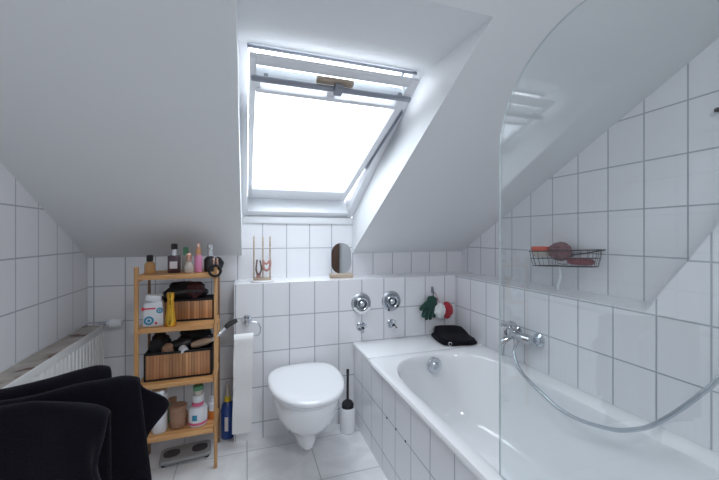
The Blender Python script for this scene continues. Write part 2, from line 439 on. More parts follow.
for z, k in ((TZ, -.04), (.4985, -.02), (.494, 0.0), (.484, .03), (.46, .07), (.40, .14), (.32, .24), (.24, .36), (.19, .48), (.16, .62), (.145, .80), (.138, 1.1), (.135, 1.6)):
    rings.append(basin(z, k))
b = loft(rings, False, True, recalc=False)
bmesh.ops.recalc_face_normals(b, faces=b.faces)
b.normal_update()
top = max(b.faces, key=lambda f: f.calc_center_median().z)
if top.normal.z < 0: bmesh.ops.reverse_faces(b, faces=b.faces)
tub = obj('bathtub', b, 'enamel', sharp=50)
tag(tub, 'long white enamel bathtub behind the tiled front, along the right wall', 'bathtub')
m = Matrix.Translation((.985, 1.650, .449)) @ rot('X', 78) @ Matrix.Scale(1.18, 4)
ov = obj('overflow_cover', lathe([(0, .012), (.012, .013), (.016, .008), (.026, .008), (.034, .006), (.036, 0), (.036, -.006), (0, -.006)], 32, mat4=m), 'chrome', tub)
obj('overflow_dial', lathe([(0, .026), (.009, .025), (.012, .018), (.012, .010), (0, .010)], 20, mat4=m), 'chrome_dull', ov)
obj('drain', lathe([(0, .142), (.025, .142), (.03, .139), (.03, .134), (0, .134)], 24, center=(.972, 1.20, 0)), 'chrome', tub)

# inspection door studs in the tile front
for y, z in ((1.508, .291), (1.404, .293), (1.307, .294)):
    o = obj('panel_stud', lathe([(0, .003), (.004, .003), (.005, 0), (0, 0)], 12, mat4=rot('Y', -90), center=(.64, y, z)), 'dark_hole')
    tag(o, 'tiny dark stud on a tile joint of the bath front', 'stud', 'dark studs along the tile joint of the bath front')

# glass bath screen
GX = .6645
pr = [(.774, .5015), (.774, 1.39)]
for i in range(1, 17):
    t = PI / 2 * i / 16; pr.append((.514 + .26 * cos(t), 1.39 + .262 * sin(t)))
pr += [(-.12, 1.652), (-.12, .5015)]
b = prism(pr, GX, GX + .006); b.normal_update()
for f in b.faces: f.material_index = 0 if abs(f.normal.x) > .7 else 1
scr = obj('bath_screen', b, ['screen', 'glass_edge'], sharp=0)
tag(scr, 'clear glass bath screen with rounded top corner standing on the bath rim', 'bath screen')

# ------------------------------------------------------------------ toilet
def pan_ring(z, yb, yf, hw, n=48, eb=3.6):
    cy = yb + (yf - yb) * .42; r = []
    for i in range(n):
        t = 2 * PI * i / n; c, s = cos(t), sin(t)
        if s >= 0: x = c * hw; y = cy + (yf - cy) * s; x = math.copysign(abs(c) ** .90, c) * hw
        else: x = math.copysign(abs(c) ** (2 / eb), c) * hw; y = cy - (cy - yb) * abs(s) ** (2 / eb)
        r.append((x, -y, z))
    return r
toi = thing('toilet', 'white wall-hung toilet with closed oval lid on the tiled prewall', 'toilet', (.300, YP, 0))
R = [pan_ring(.066, .03, .285, .030), pan_ring(.070, .015, .308, .050), pan_ring(.085, .003, .322, .060), pan_ring(.125, .001, .332, .066), pan_ring(.155, .001, .340, .071), pan_ring(.170, .001, .352, .084),
     pan_ring(.182, .001, .378, .106), pan_ring(.202, .001, .408, .130), pan_ring(.235, .001, .442, .150), pan_ring(.28, .001, .474, .163), pan_ring(.33, .001, .498, .171), pan_ring(.368, .001, .510, .176), pan_ring(.3735, .004, .507, .173)]
obj('bowl', loft(R), 'ceramic', toi, sharp=50)
R = [pan_ring(.3745, .055, .510, .176), pan_ring(.378, .05, .516, .181), pan_ring(.386, .05, .516, .181), pan_ring(.389, .055, .508, .174)]
obj('seat', loft(R), 'plastic_white', toi, sharp=60)
R = [pan_ring(.394, .03, .520, .184, eb=3), pan_ring(.396, .025, .530, .193, eb=3), pan_ring(.406, .025, .531, .194, eb=3), pan_ring(.413, .03, .526, .190, eb=3), pan_ring(.417, .045, .508, .175, eb=3), pan_ring(.4185, .10, .45, .13, eb=2.6), pan_ring(.419, .2, .34, .04, eb=2.6)]
obj('lid', loft(R), 'plastic_white', toi, sharp=60)
for x in (-.075, .075):
    obj('hinge', box(x - .02, x + .02, -.040, -.006, .374, .3935, .006), 'chrome_dull', toi)

# toilet brush
tb = thing('toilet_brush', 'black handled toilet brush in a white holder beside the toilet', 'toilet brush', (.575, 1.952, 0))
obj('holder', lathe([(0, 0), (.041, 0), (.044, .004), (.044, .140), (.041, .145), (.036, .142), (.036, .01), (0, .01)], 32), 'ceramic', tb)
obj('brush_head', lathe([(0, .02), (.028, .025), (.033, .06), (.034, .145), (.036, .160), (.030, .172), (.012, .185), (0, .186)], 28), 'black_matte', tb)
obj('handle', lathe([(.0, .18), (.0075, .18), (.0075, .34), (.0085, .345), (.0085, .365), (0, .368)], 16), 'black', tb)

# toilet paper
tp = thing('paper_holder', 'chrome ring paper holder high on the prewall edge', 'toilet paper holder', (.004, YP, .688))
b = lathe([(0, -.012), (.024, -.012), (.027, -.006), (.027, 0), (0, 0)], 28, mat4=rot('X', -90))
obj('rosette', b, 'chrome', tp)
b = tube([(0, -.01, 0), (0, -.052, 0)], .010, 14); b = lathe([(0, -.014), (.012, -.012), (.015, 0), (.012, .012), (0, .014)], 18, center=(0, -.055, 0), bm=b)
obj('post', b, 'chrome', tp)
b = tube([(0, -.055, -.004), (.045, -.058, -.006), (.064, -.060, -.02), (.072, -.062, -.045), (.066, -.063, -.068), (.05, -.063, -.078), (-.055, -.063, -.078)], .0035, 10, 5)
obj('ring', b, 'chrome', tp)
roll = thing('toilet_roll', 'white toilet roll with a long loose sheet hanging almost to the floor', 'toilet roll', (-.012, YP - .075, .602))
b = bmesh.new(); Rr = .026
lathe([(.016, -.05), (Rr, -.05), (Rr, .05), (.016, .05), (.016, -.05)], 28, mat4=rot('Y', 90), bm=b)
obj('roll', b, 'paper', roll)
b = bmesh.new(); rows = []
nz = 30
for k in range(nz + 1):
    q = k / nz
    if k < 8:
        a = PI / 2 - (PI / 2) * k / 7; y, z = -(Rr + .001) * cos(a), (Rr + .001) * sin(a)
    else:
        q = (k - 7) / (nz - 7); z = -q * .51; y = -(Rr + .001) + .018 * q + .003 * sin(q * 14)
    rows.append([b.verts.new((x * (1 + .02 * sin(q * 9)) - (.010 * q if k > 7 else 0), y + .003 * sin(x * 50 + q * 5) * (0 if k < 8 else q), z)) for x in (-.049, -.025, 0, .025, .049)])
for A, B in zip(rows, rows[1:]):
    for i in range(4): b.faces.new([A[i], A[i + 1], B[i + 1], B[i]])
obj('hanging_sheet', b, 'paper', roll, solid=.0012)

# ------------------------------------------------------------------ chrome fittings on the prewall
def plate(x, z, label, soap):
    t = thing('wall_plate', label, 'wall fitting', (x, YP, z), group=None)
    m = rot('X', 90) @ Matrix.Scale(1.08, 4)
    obj('rosette', lathe([(0, .006), (.040, .006), (.046, .010), (.056, .008), (.060, .004), (.060, 0), (0, 0)], 40, mat4=m), 'chrome_dull', t)
    obj('ring', lathe([(.030, .006), (.036, .022), (.033, .026), (.029, .024), (.026, .006)], 36, mat4=m), 'chrome', t)
    obj('knob', lathe([(0, .034), (.010, .034), (.017, .028), (.020, .018), (.018, .006), (0, .006)], 30, mat4=m), 'chrome', t)
    if soap:  # solid white crescent standing in for the bath reflected in the chrome
        pts = []
        R = []
        for i in range(15):
            a = math.radians(205 + 130 * i / 14); R.append([(rr * cos(a), yy, rr * sin(a)) for rr, yy in ((.045, -.012), (.060, -.012), (.060, -.030), (.045, -.030))])
        obj('reflection_crescent', loft(R), 'crescent_white', t)
    else:
        for a, rr in ((-40, .052), (-110, .058)):
            obj('screw_cap', lathe([(0, .018), (.005, .016), (.006, .006), (0, .006)], 14, mat4=m, center=(rr * cos(math.radians(a)), 0, rr * sin(math.radians(a)))), 'black', t)
    return t
plate(.687, .736, 'round chrome wall plate with a modelled white reflection crescent under its ring', True)
plate(.893, .738, 'round chrome wall plate with two small dark dots below its ring', False)
def stopcock(x, z, label, turn):
    t = thing('stop_valve', label, 'valve', (x, YP, z))
    m = rot('X', 90) @ Matrix.Scale(1.15, 4)
    obj('rosette', lathe([(0, .004), (.022, .004), (.026, 0), (0, 0)], 28, mat4=m), 'chrome', t)
    obj('spindle', lathe([(0, .034), (.009, .034), (.011, .020), (.009, .004), (0, .004)], 20, mat4=m), 'chrome', t)
    b = bmesh.new()
    for k in range(3):
        a = turn + k * 2 * PI / 3
        tube([(0, -.030, 0), (.022 * cos(a), -.036, .022 * sin(a)), (.030 * cos(a), -.037, .030 * sin(a))], lambda q: .007 + .004 * q, 10, 0, b)
    obj('handle', b, 'chrome', t)
    obj('cap', lathe([(0, .040), (.006, .039), (.008, .034), (0, .034)], 16, mat4=m), 'black', t)
stopcock(.687, .590, 'small chrome cross-handle valve under the reflection crescent plate', .5)
stopcock(.893, .592, 'small chrome cross-handle valve under the plate with dark dots', 1.3)

# ------------------------------------------------------------------ hook, gloves
hk = thing('wall_hook', 'small dark metal hook near the corner above the bath', 'hook', (1.195, YP, .795))
obj('back_plate', box(-.009, .009, -.005, 0, -.02, .022, .002), 'grey_metal', hk)
obj('hook_arm', tube([(0, -.004, .012), (0, -.016, .010), (0, -.020, -.004), (0, -.016, -.018), (0, -.024, -.020), (0, -.030, -.010)], .003, 8, 4), 'grey_metal', hk)
def glove(mats, label, name, spread, loc, tilt, n=4, flip=1):
    t = thing(name, label, 'glove', loc, 0)
    b = bmesh.new()
    def blob(R, **k): loft(R, bm=b)
    def slab(p0, p1, w0, w1, th):
        p0, p1 = Vector(p0), Vector(p1); d = (p1 - p0).normalized(); sx = Vector((0, 1, 0)).cross(d).normalized(); R = []
        K = 10
        for i in range(K + 1):
            q = i / K; w = w0 + (w1 - w0) * q; e = min(1, math.sqrt(max(0, 1 - (2 * q - 1) ** 8))) * .96 + .04
            c = p0 + (p1 - p0) * q
            R.append([tuple(c + sx * w * e * cos(a) + Vector((0, 1, 0)) * th * e * sin(a)) for a in [2 * PI * j / 12 for j in range(12)]])
        loft(R, bm=b)
    slab((0, 0, 0), (0, 0, -.085), .028, .040, .010)
    for i in range(4):
        x = -.029 + .0195 * i; L = (.048, .058, .054, .04)[i]
        slab((x, -.001 * (i % 2), -.070), (x * 1.15, .003 * (i - 1), -.070 - L), .0105, .009, .009)
    slab((flip * .022, 0, -.035), (flip * .058, 0, -.085), .012, .010, .010)
    b.transform(rot('Y', tilt) @ Matrix.Scale(1.32, 4))
    o = obj('glove_body', b, mats, t, sharp=0)
    for p in o.data.polygons: p.use_smooth = True
    obj('loop', tube([(0, 0, -.004), (-.004, -.001, .008), (0, -.003, .018), (.004, -.001, .008), (0, 0, -.004)], .0015, 6, 3), mats, t)
    return t
glove('green_cloth', 'dark green knitted glove hanging from the small wall hook', 'washing_glove', 1, (1.184, YP - .034, .762), 14, flip=-1)
g = thing('scrub_puff', 'white and red scrub glove hanging beside the green glove', 'scrub glove', (1.240, YP - .050, .662))
def puff(cx, r, m, name, squash=.8):
    b = bmesh.new(); bmesh.ops.create_icosphere(b, subdivisions=4, radius=r)
    for v in b.verts:
        n_ = noise.noise(v.co * 45) * .16 + noise.noise(v.co * 110) * .07
        v.co = v.co * (1 + n_); v.co.y *= .62; v.co.x *= squash; v.co.x += cx; 
    return obj(name, b, m, g, sharp=0)
for nm, cx, r, m, sq in (('white_half', -.012, .050, 'white_cloth', .8), ('red_half', .040, .056, 'red_cloth', .70)):
    o = puff(cx, r, m, nm, sq)
    for p in o.data.polygons: p.use_smooth = True
obj('loop', tube([(0, .006, .035), (-.020, .010, .07), (-.036, .026, .118)], .0016, 6, 4), 'red_cloth', g)

# folded dark towel on the bath corner
ft = thing('folded_towel', 'folded dark towel lying on the corner of the bath surround', 'towel', (1.256, 1.880, .497), math.radians(-10))
def towel_slab(hx, hy, z0, z1, seed, bulge=0):
    b = bmesh.new(); R = []
    K = 14
    prof = [(0.90, z0), (.98, z0 + .25 * (z1 - z0)), (1.0, z0 + .5 * (z1 - z0)), (.98, z0 + .78 * (z1 - z0)), (.90, z1)]
    n = 64
    for s_, z in prof:
        r = []
        for i in range(n):
            t = 2 * PI * i / n; c, s = cos(t), sin(t)
            x = math.copysign(abs(c) ** .42, c) * hx * s_; y = math.copysign(abs(s) ** .42, s) * hy * s_
            w = noise.noise(Vector((x * 18, y * 18, seed))) * .006
            r.append((x + w, y + w, z + bulge * (1 if z > z0 + .5 * (z1 - z0) else 0) * max(0, (y / hy)) + noise.noise(Vector((x * 9, y * 9, seed + 4))) * .004 * (z - z0) / (z1 - z0)))
        R.append(r)
    for s_ in (.6, .3, .05):
        r = []
        for i in range(n):
            t = 2 * PI * i / n; c, s = cos(t), sin(t)
            x = math.copysign(abs(c) ** .42, c) * hx * .9 * s_; y = math.copysign(abs(s) ** .42, s) * hy * .9 * s_
            r.append((x, y, z1 + .006 + bulge * max(0, y / hy) + noise.noise(Vector((x * 12, y * 12, seed))) * .006))
        R.append(r)
    return loft(R)
obj('lower_fold', towel_slab(.120, .130, 0, .018, 1.3), 'towel', ft, sharp=0)
o = obj('upper_fold', towel_slab(.106, .118, .019, .028, 5.1, .036), 'towel', ft, sharp=0)
o.location = (.006, .008, 0)
for ch in ft.children:
    for p in ch.data.polygons: p.use_smooth = True
obj('hanger_ring', tube(circle(-.075, -.128, .017, .010, 16, 'xz'), .0022, 6, closed=True), 'chrome', ft)

# ------------------------------------------------------------------ bath mixer, hose
mx = thing('bath_mixer', 'chrome single lever bath mixer on the right wall above the tub', 'mixer tap', (XRL, 1.395, .648))
for y in (-.078, .065):
    m = rot('Y', -90)
    rs = obj('wall_rosette', lathe([(0, .010), (.024, .012), (.033, .006), (.034, 0), (0, 0)], 30, mat4=m, center=(0, y, 0)), 'chrome', mx)
    obj('union_nut', lathe([(0, .034), (.015, .034), (.018, .028), (.018, .010), (0, .010)], 24, mat4=m, center=(0, y, 0)), 'chrome', mx)
b = lathe([(0, -.085), (.021, -.083), (.025, -.075), (.025, .072), (.021, .080), (0, .082)], 26, mat4=rot('X', 90), center=(-.052, 0, 0))
lathe([(0, -.02), (.024, -.018), (.026, 0), (.026, .026), (.020, .034), (0, .036)], 28, center=(-.058, .045, .006), bm=b)
obj('body', b, 'chrome', mx)
b = tube([(-.062, .045, -.004), (-.082, .050, -.022), (-.100, .054, -.034), (-.110, .056, -.055), (-.113, .056, -.105)], lambda q: .0165 - .003 * q, 16, 6)
obj('spout', b, 'chrome', mx)
b = lathe([(0, 0), (.024, .002), (.026, .010), (.020, .024), (.008, .030), (0, .031)], 26, center=(-.058, .045, .040))
b2 = loft([[(-.058 + dx, .045 + dy * w, .052 + dz * th + up) for dy, dz in ((-1, -1), (0, -1.2), (1, -1), (1.15, 0), (1, 1), (0, 1.2), (-1, 1), (-1.15, 0))] for dx, w, th, up in ((.02, .012, .008, 0), (0, .022, .012, .0), (-.03, .021, .011, .0), (-.060, .018, .008, .0), (-.070, .012, .005, 0))])
merge(b, b2)
obj('lever', b, 'chrome', mx)
b = lathe([(0, -.045), (.010, -.045), (.011, -.022), (.012, -.015), (0, -.015)], 18, center=(-.062, .012, 0))
obj('hose_outlet', b, 'chrome', mx)
Hh = [(1.312, 1.407, .602), (1.3, 1.405, .563), (1.275, 1.346, .511), (1.25, 1.252, .484), (1.235, 1.154, .465), (1.225, 1.071, .450), (1.215, .974, .456), (1.21, .857, .486), (1.21, .792, .518), (1.215, .735, .56), (1.225, .675, .63), (1.235, .62, .707), (1.245, .583, .769), (1.27, .54, .87), (1.30, .50, 1.0), (1.35, .47, 1.16)]
P = catmull(Hh, 40)
b = tube(P, lambda q: .0068 + .0007 * sin(q * 1500), 12)
hz = obj('shower_hose', b, 'hose', sharp=0)
for p in hz.data.polygons: p.use_smooth = True
tag(hz, 'silver shower hose looping down from the mixer across the bath', 'shower hose')
sh = thing('hand_shower', 'chrome hand shower in a bracket at the end of the hose', 'hand shower', (1.35, .47, 1.165))
obj('handle', tube([(0, 0, 0), (.004, -.006, .07), (-.004, -.01, .15), (-.02, -.012, .19)], lambda q: .010 + .003 * q, 14, 5), 'chrome', sh)
obj('spray_head', lathe([(0, -.012), (.040, -.010), (.044, 0), (.036, .012), (.012, .026), (0, .028)], 28, mat4=rot('Y', 55), center=(-.035, -.012, .205)), 'chrome', sh)
br = thing('shower_bracket', 'small chrome wall bracket for the hand shower', 'bracket', (XRL, .467, 1.235))
obj('bracket_arm', lathe([(0, .0), (.018, 0), (.018, .006), (.009, .010), (.008, .014), (0, .014)], 20, mat4=rot('Y', -90)), 'chrome', br)
pg = obj('wall_peg', lathe([(0, .018), (.006, .018), (.009, .012), (.007, 0), (0, 0)], 18, mat4=rot('Y', -90), center=(0, 0, 0)), 'black')
tag(pg, 'small dark peg on the upper right wall at the picture edge', 'peg', loc=(XR, .742, 1.606))

# ------------------------------------------------------------------ wire basket with soaps
def wire_basket():
    t = thing('wire_basket', 'dark double wire soap basket on the upper right wall', 'wire basket', (XR, 1.31, 1.035))
    b = bmesh.new(); r = .0017
    def outline(k, z):  # two lobes, world y along the wall
        o = []
        for i in range(40):
            a = 2 * PI * i / 40; c, s = cos(a), sin(a)
            y = math.copysign(abs(c) ** .55, c) * .188 * k; x = -.068 + math.copysign(abs(s) ** .7, s) * .060 * k * (1 - .35 * math.exp(-(y / .035) ** 2) * (1 if s < 0 else 0))
            o.append((x, y, z))
        return o
    top, mid, bot = outline(1, .052), outline(.97, .014), outline(.90, -.026)
    for q, rr in ((top, .0028), (mid, r), (bot, r)): tube(q, rr, 6, closed=True, bm=b)
    for i in range(0, 40, 2): tube([top[i], mid[i], bot[i]], .0011, 5, bm=b)
    for i in range(-6, 7):
        y = i * .025; tube([(-.115 + (.02 if abs(i) < 2 else 0), y, -.026), (-.022, y, -.026)], .0012, 5, bm=b)
    obj('wire_frame', b, 'wire', t, sharp=0)
    obj('wall_mount', lathe([(0, .012), (.012, .010), (.014, 0), (0, 0)], 18, mat4=rot('Y', -90), center=(0, .0, .03)), 'chrome', t)
    obj('mount_arm', tube([(-.006, 0, .03), (-.018, 0, .03), (-.03, 0, -.012), (-.06, 0, -.018), (-.10, 0, -.014)], .004, 8, 3), 'chrome', t)
    obj('back_bar', tube([(-.008, -.175, .052), (-.006, 0, .03), (-.008, .175, .052)], .003, 6, 3), 'wire', t)
    t.rotation_euler = (math.radians(-3.5), 0, 0)
    return t
wire_basket()
WB = Vector((XR - .07, 1.31, 1.030))
rb = obj('soap_strap', (lambda b: b)(tube([(0, 0, 0), (.002, -.004, -.05), (.0, .008, -.10), (.003, .012, -.150)], .006, 8, 5)), 'ribbon')
tag(rb, 'pale strap hanging down below the wire basket', 'strap', loc=(XR - .072, 1.325, 1.008))
def soft_bar(name, hx, hy, hz, m, label, cat, loc, rz=0):
    R = []
    for k in range(9):
        a = -PI / 2 + PI * k / 8; s_ = max(.12, abs(cos(a)) ** .5); z = hz * sin(a)
        R.append([(math.copysign(abs(cos(t)) ** .6, cos(t)) * hx * s_, math.copysign(abs(sin(t)) ** .6, sin(t)) * hy * s_, z) for t in [2 * PI * i / 32 for i in range(32)]])
    o = obj(name, loft(R), m, sharp=0)
    for p in o.data.polygons: p.use_smooth = True
    return tag(o, label, cat, loc=loc, rotz=rz)
bx = obj('soap_box', (lambda b: lathe([(0, .012), (.040, .012), (.048, .016), (.050, .030), (.046, .038), (0, .040)], 36, bm=b))(lathe([(0, -.016), (.034, -.016), (.046, .0), (.047, .012), (0, .012)], 36, mi=1)), ['redsoap', 'clear_p'])
tag(bx, 'round box with orange-red lid at the left end of the wire basket', 'soap box', loc=(XR - .075, 1.435, 1.066))
b = bmesh.new(); bmesh.ops.create_icosphere(b, subdivisions=4, radius=.052)
for v in b.verts: v.co *= 1 + .10 * noise.noise(v.co * 60) + .06 * noise.noise(v.co * 140); v.co.z *= .92
o = obj('bath_sponge', b, 'loofah', sharp=0)
for p in o.data.polygons: p.use_smooth = True
tag(o, 'round brownish pink sponge in the middle of the wire basket', 'sponge', loc=(XR - .056, 1.335, 1.082))
soft_bar('soap_bar', .030, .062, .018, 'darkredsoap', 'dark red soap bar in the right half of the wire basket', 'soap', (XR - .080, 1.205, 1.040))

# ------------------------------------------------------------------ radiator
RY0, RY1, RXF, RXB, RZ = .35, 2.165, -.722, -.822, .686
rad = thing('radiator', 'old white ribbed panel radiator with rust-flaked top under the left slope', 'radiator', (0, 0, 0))
b = bmesh.new()   # ribbed front sheet
prof = []; y = RY0
n_r = 54; pw = (RY1 - RY0) / n_r
for i in range(n_r):
    y = RY0 + i * pw
    prof += [(RXF - .000, y), (RXF, y + pw * .60), (RXF - .007, y + pw * .72), (RXF - .007, y + pw * .88)]
prof.append((RXF, RY1))
poly = [(x, y) for x, y in prof] + [(RXF - .016, RY1), (RXF - .016, RY0)]
lo = [b.verts.new((x, y, .10)) for x, y in poly]; hi = [b.verts.new((x, y, RZ - .035)) for x, y in poly]
for i in range(len(poly)):
    j = (i + 1) % len(poly); b.faces.new([lo[i], lo[j], hi[j], hi[i]])
b.faces.new(hi); b.faces.new(lo[::-1]); bmesh.ops.recalc_face_normals(b, faces=b.faces)
obj('front_panel', b, 'radiator', rad, sharp=25)
b = box(RXF - .016, RXF + .001, RY0, RY1, RZ - .035, RZ, .004); box(RXF - .016, RXF + .001, RY0, RY1, .08, .10, .003, bm=b)
obj('panel_border', b, 'radiator', rad)
obj('rear_panel', box(RXB, RXB + .014, RY0, RY1, .08, RZ, .003), 'radiator', rad)
obj('top_cover', box(RXB + .012, RXF - .004, RY0 + .01, RY1 - .004, RZ - .010, RZ + .002, .001), 'rust', rad)
b = box(RXB + .008, RXF - .004, RY1 - .006, RY1 + .002, .09, RZ - .001, .002)
for zz in (.2, .3, .4, .5): box(RXB + .025, RXF - .022, RY1 + .002, RY1 + .004, zz, zz + .02, 0, bm=b)
obj('side_panel', b, 'radiator', rad)
obj('valve_pipe', tube([(-.775, RY1 + .002, .645), (-.775, RY1 + .035, .655), (-.765, RY1 + .045, .676), (-.720, RY1 + .045, .680)], .009, 12, 4), 'chrome_dull', rad)
b = lathe([(0, 0), (.014, 0), (.016, .008), (.023, .014), (.025, .03), (.023, .064), (.018, .070), (0, .071)], 24, mat4=rot('Y', 90), center=(-.722, RY1 + .045, .680))
obj('thermostat_head', b, 'plastic_white', rad)

# ------------------------------------------------------------------ swivel towel rail with three dark towels
PV = Vector((-.775, 1.000, .742))
rail = thing('towel_rail', 'swivel towel rail on the left wall above the radiator', 'towel rail', (0, 0, 0))
b = box(XL, XL + .012, PV.y - .035, PV.y + .035, .70, .79, .003)
obj('wall_plate', b, 'chrome_dull', rail)
obj('pivot_post', tube([(PV.x, PV.y, .705), (PV.x, PV.y, .78)], .008, 14), 'chrome_dull', rail)
obj('pivot_bracket', tube([(XL + .010, PV.y, .75), (PV.x, PV.y, .75)], .007, 12), 'chrome_dull', rail)
arms = [Vector((-.345, 1.052, .742)), Vector((-.300, 1.156, .744)), Vector((-.418, 1.292, .744))]
for k, e in enumerate(arms):
    e2 = PV + (e - PV) * (.62 if k == 0 else .97)
    obj('rail_arm', tube([tuple(PV), (e2.x, e2.y, e.z)], .005, 10), 'chrome_dull', rail)
def drape(start, end, z, front, back, seed, label, over=.012, flare=0, wing=0, thick=.011, cornercurl=0, droop=0):
    """a towel hung over an arm: u runs along the arm, v down the front (camera side) and the back"""
    a0, a1 = Vector(start), Vector(end); d = (a1 - a0); L = d.length; d.normalize()
    nrm = Vector((d.y, -d.x, 0)).normalized()
    if nrm.y > 0: nrm = -nrm                        # towards the camera
    b = bmesh.new(); U = 40; V = 44; grid = []
    for i in range(U + 1):
        u = i / U; row = []
        for j in range(V + 1):
            v = -1 + 2 * j / V                      # -1 front hem .. 0 rail .. 1 back hem
            side = -1 if v < 0 else 1; av = abs(v); top_r = .015
            if av < .08:
                ang = (av / .08) * PI / 2; off = top_r * sin(ang); zz = z + top_r * cos(ang) - top_r * .1; dn = 0
            else:
                dn = (av - .08) / .92 * (front if side < 0 else back)
                off = top_r + .004 * dn / .1 * .5; zz = z - top_r * .1 - dn
            w = noise.noise(Vector((u * 3.2 + seed, dn * 2.0, side * 3.0 + seed))) * (.008 + .035 * min(dn, .3))
            w2 = noise.noise(Vector((u * 9 + seed, dn * 3.0, seed * 2))) * .006 * min(1, dn * 12)
            off = max(off + (w + w2) * 1.0, .010 if av > .08 else 0)
            uu = u * L + flare * dn * u * (1 if side < 0 else .6)
            if wing and side > 0: uu += wing * u ** 3 * min(1, dn / .05) * math.exp(-((dn - .085) / .06) ** 2)
            # the end fabric sags and curls round
            end_k = max(0, (u - .86) / .14)
            if cornercurl and side < 0: off += cornercurl * end_k ** 2 * min(1, dn / .08); uu -= .02 * end_k ** 2 * min(1, dn / .1) * sin(dn * 22)
            zz -= .014 * end_k ** 2 + droop * max(0, (u - .5) / .5) ** 1.3 + .006 * noise.noise(Vector((u * 4, seed, 1))) * (1 if av < .15 else 0)
            p = a0 + d * uu - nrm * (side * off) + Vector((0, 0, 0))
            row.append(b.verts.new((p.x, p.y, zz)))
        grid.append(row)
    for i in range(U):
        for j in range(V):
            fc = b.faces.new([grid[i][j], grid[i + 1][j], grid[i + 1][j + 1], grid[i][j + 1]])
            fc.material_index = 1 if (i == U - 1) else 0
    bmesh.ops.recalc_face_normals(b, faces=b.faces)
    o = obj('hanging_towel', b, ['towel', 'towel_hem'], sharp=0, solid=thick, subsurf=1)
    for p in o.data.polygons: p.use_smooth = True
    tag(o, label, 'towel', 'dark towels on the swivel rail')
    return o
def along(e, s): return PV + (e - PV) * s
A1, A2, A3 = arms
drape((-.655, 1.014, 0), (A1.x + .006, A1.y, 0), .748, .42, .38, 1.7, 'nearest dark towel on the swivel rail, its corner curled back', cornercurl=.055, droop=.046, flare=.0)
drape((-.655, 1.039, 0), (A2.x + .004, A2.y, 0), .744, .45, .40, 5.2, 'tallest middle dark towel on the swivel rail with a flap at its end', flare=.10, wing=.075)
drape((-.655, 1.100, 0), (A3.x + .004, A3.y, 0), .744, .40, .36, 9.4, 'rearmost dark towel on the swivel rail, against the radiator', flare=.05)

# ------------------------------------------------------------------ bamboo shelf
SX0, SX1, SY0, SY1 = -.498, -.137, 1.842, 2.085
sf = thing('bamboo_shelf', 'four-tier bamboo shelf between the radiator and the prewall', 'shelf', (0, 0, 0))
pw = .018
for x in (SX0, SX1 - pw):
    obj('post', box(x + (0 if x == SX0 else .002), x + pw, SY0, SY0 + .018, 0, 1.015, .003), 'bamboo_v', sf)
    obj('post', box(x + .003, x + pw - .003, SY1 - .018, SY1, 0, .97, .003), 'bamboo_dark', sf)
LV = [.202, .455, .722, .975]
for z in LV:
    b = bmesh.new()
    box(SX0 + pw, SX1 - pw, SY0 + .001, SY0 + .019, z - .022, z, .003, bm=b)
    box(SX0 + pw, SX1 - pw, SY1 - .019, SY1 - .001, z - .022, z, .003, bm=b)
    for k in range(5):
        y0 = SY0 + .024 + k * .0395; box(SX0 + .006, SX1 - .006, y0, y0 + .034, z - .010, z - .001, .002, bm=b)
    s_ = obj('shelf_board', b, 'bamboo', sf)
for x in (SX0 + .006, SX1 - .024):
    for z in LV: obj('side_rail', box(x + .001, x + .017, SY0 + .018, SY1 - .018, z - .030, z - .0105, .002), 'bamboo', sf)
# slanting side brace
b = prism([(SY0 + .02, .46), (SY0 + .04, .46), (SY1 - .03, .70), (SY1 - .05, .70)], SX1 - .008, SX1 - .001); obj('brace', b, 'bamboo', sf)

def rbox_thing(name, label, cat, loc, rz=0, group=None): return thing(name, label, cat, loc, rz, group)
# bins with bamboo fronts
def bin_(loc, w, d, h, label, rz=0):
    t = thing('storage_basket', label, 'basket', loc, rz)
    b = box(-w / 2 + .010, w / 2 - .010, -.004, .002, .010, h - .010, .001); b.transform(Matrix.Translation((0, -d / 2 + .002, 0)))
    obj('slat_front', b, 'slats', t)
    b = bmesh.new()
    box(-w / 2, w / 2, -d / 2, -d / 2 + .012, 0, .010, .002, bm=b); box(-w / 2, w / 2, -d / 2, -d / 2 + .012, h - .010, h, .002, bm=b)
    for s in (-1, 1): box(s * w / 2 - (0 if s < 0 else .010), s * w / 2 + (.010 if s < 0 else 0), -d / 2, -d / 2 + .012, .0, h, .002, bm=b)
    obj('rim', b, 'black_matte', t)
    b = box(-w / 2 + .002, w / 2 - .002, -d / 2 + .006, d / 2, 0, .006); box(-w / 2 + .001, -w / 2 + .006, -d / 2 + .006, d / 2, 0, h, bm=b); box(w / 2 - .006, w / 2 - .001, -d / 2 + .006, d / 2, 0, h, bm=b); box(-w / 2, w / 2, d / 2 - .006, d / 2, 0, h, bm=b)
    obj('lining', b, 'black_matte', t, sharp=0)
    return t
bin_((-.288, 2.012, .7225), .258, .125, .112, 'bamboo-fronted basket with black rim on the second shelf from the top')
bin_((-.316, 1.975, .4555), .305, .18, .135, 'wider bamboo-fronted basket with black rim on the third shelf')

def crumple(name, loc, hx, hy, hz, m, label, cat, seed, amp=.25):
    b = bmesh.new(); bmesh.ops.create_icosphere(b, subdivisions=4, radius=1)
    for v in b.verts:
        k = 1 + amp * noise.noise(v.co * 1.8 + Vector((seed, 0, 0))) + amp * .5 * noise.noise(v.co * 4.5 + Vector((0, seed, 0)))
        v.co = Vector((v.co.x * hx * k, v.co.y * hy * k, v.co.z * hz * k))
    o = obj(name, b, m, sharp=0)
    for p in o.data.polygons: p.use_smooth = True
    return tag(o, label, cat, loc=loc)
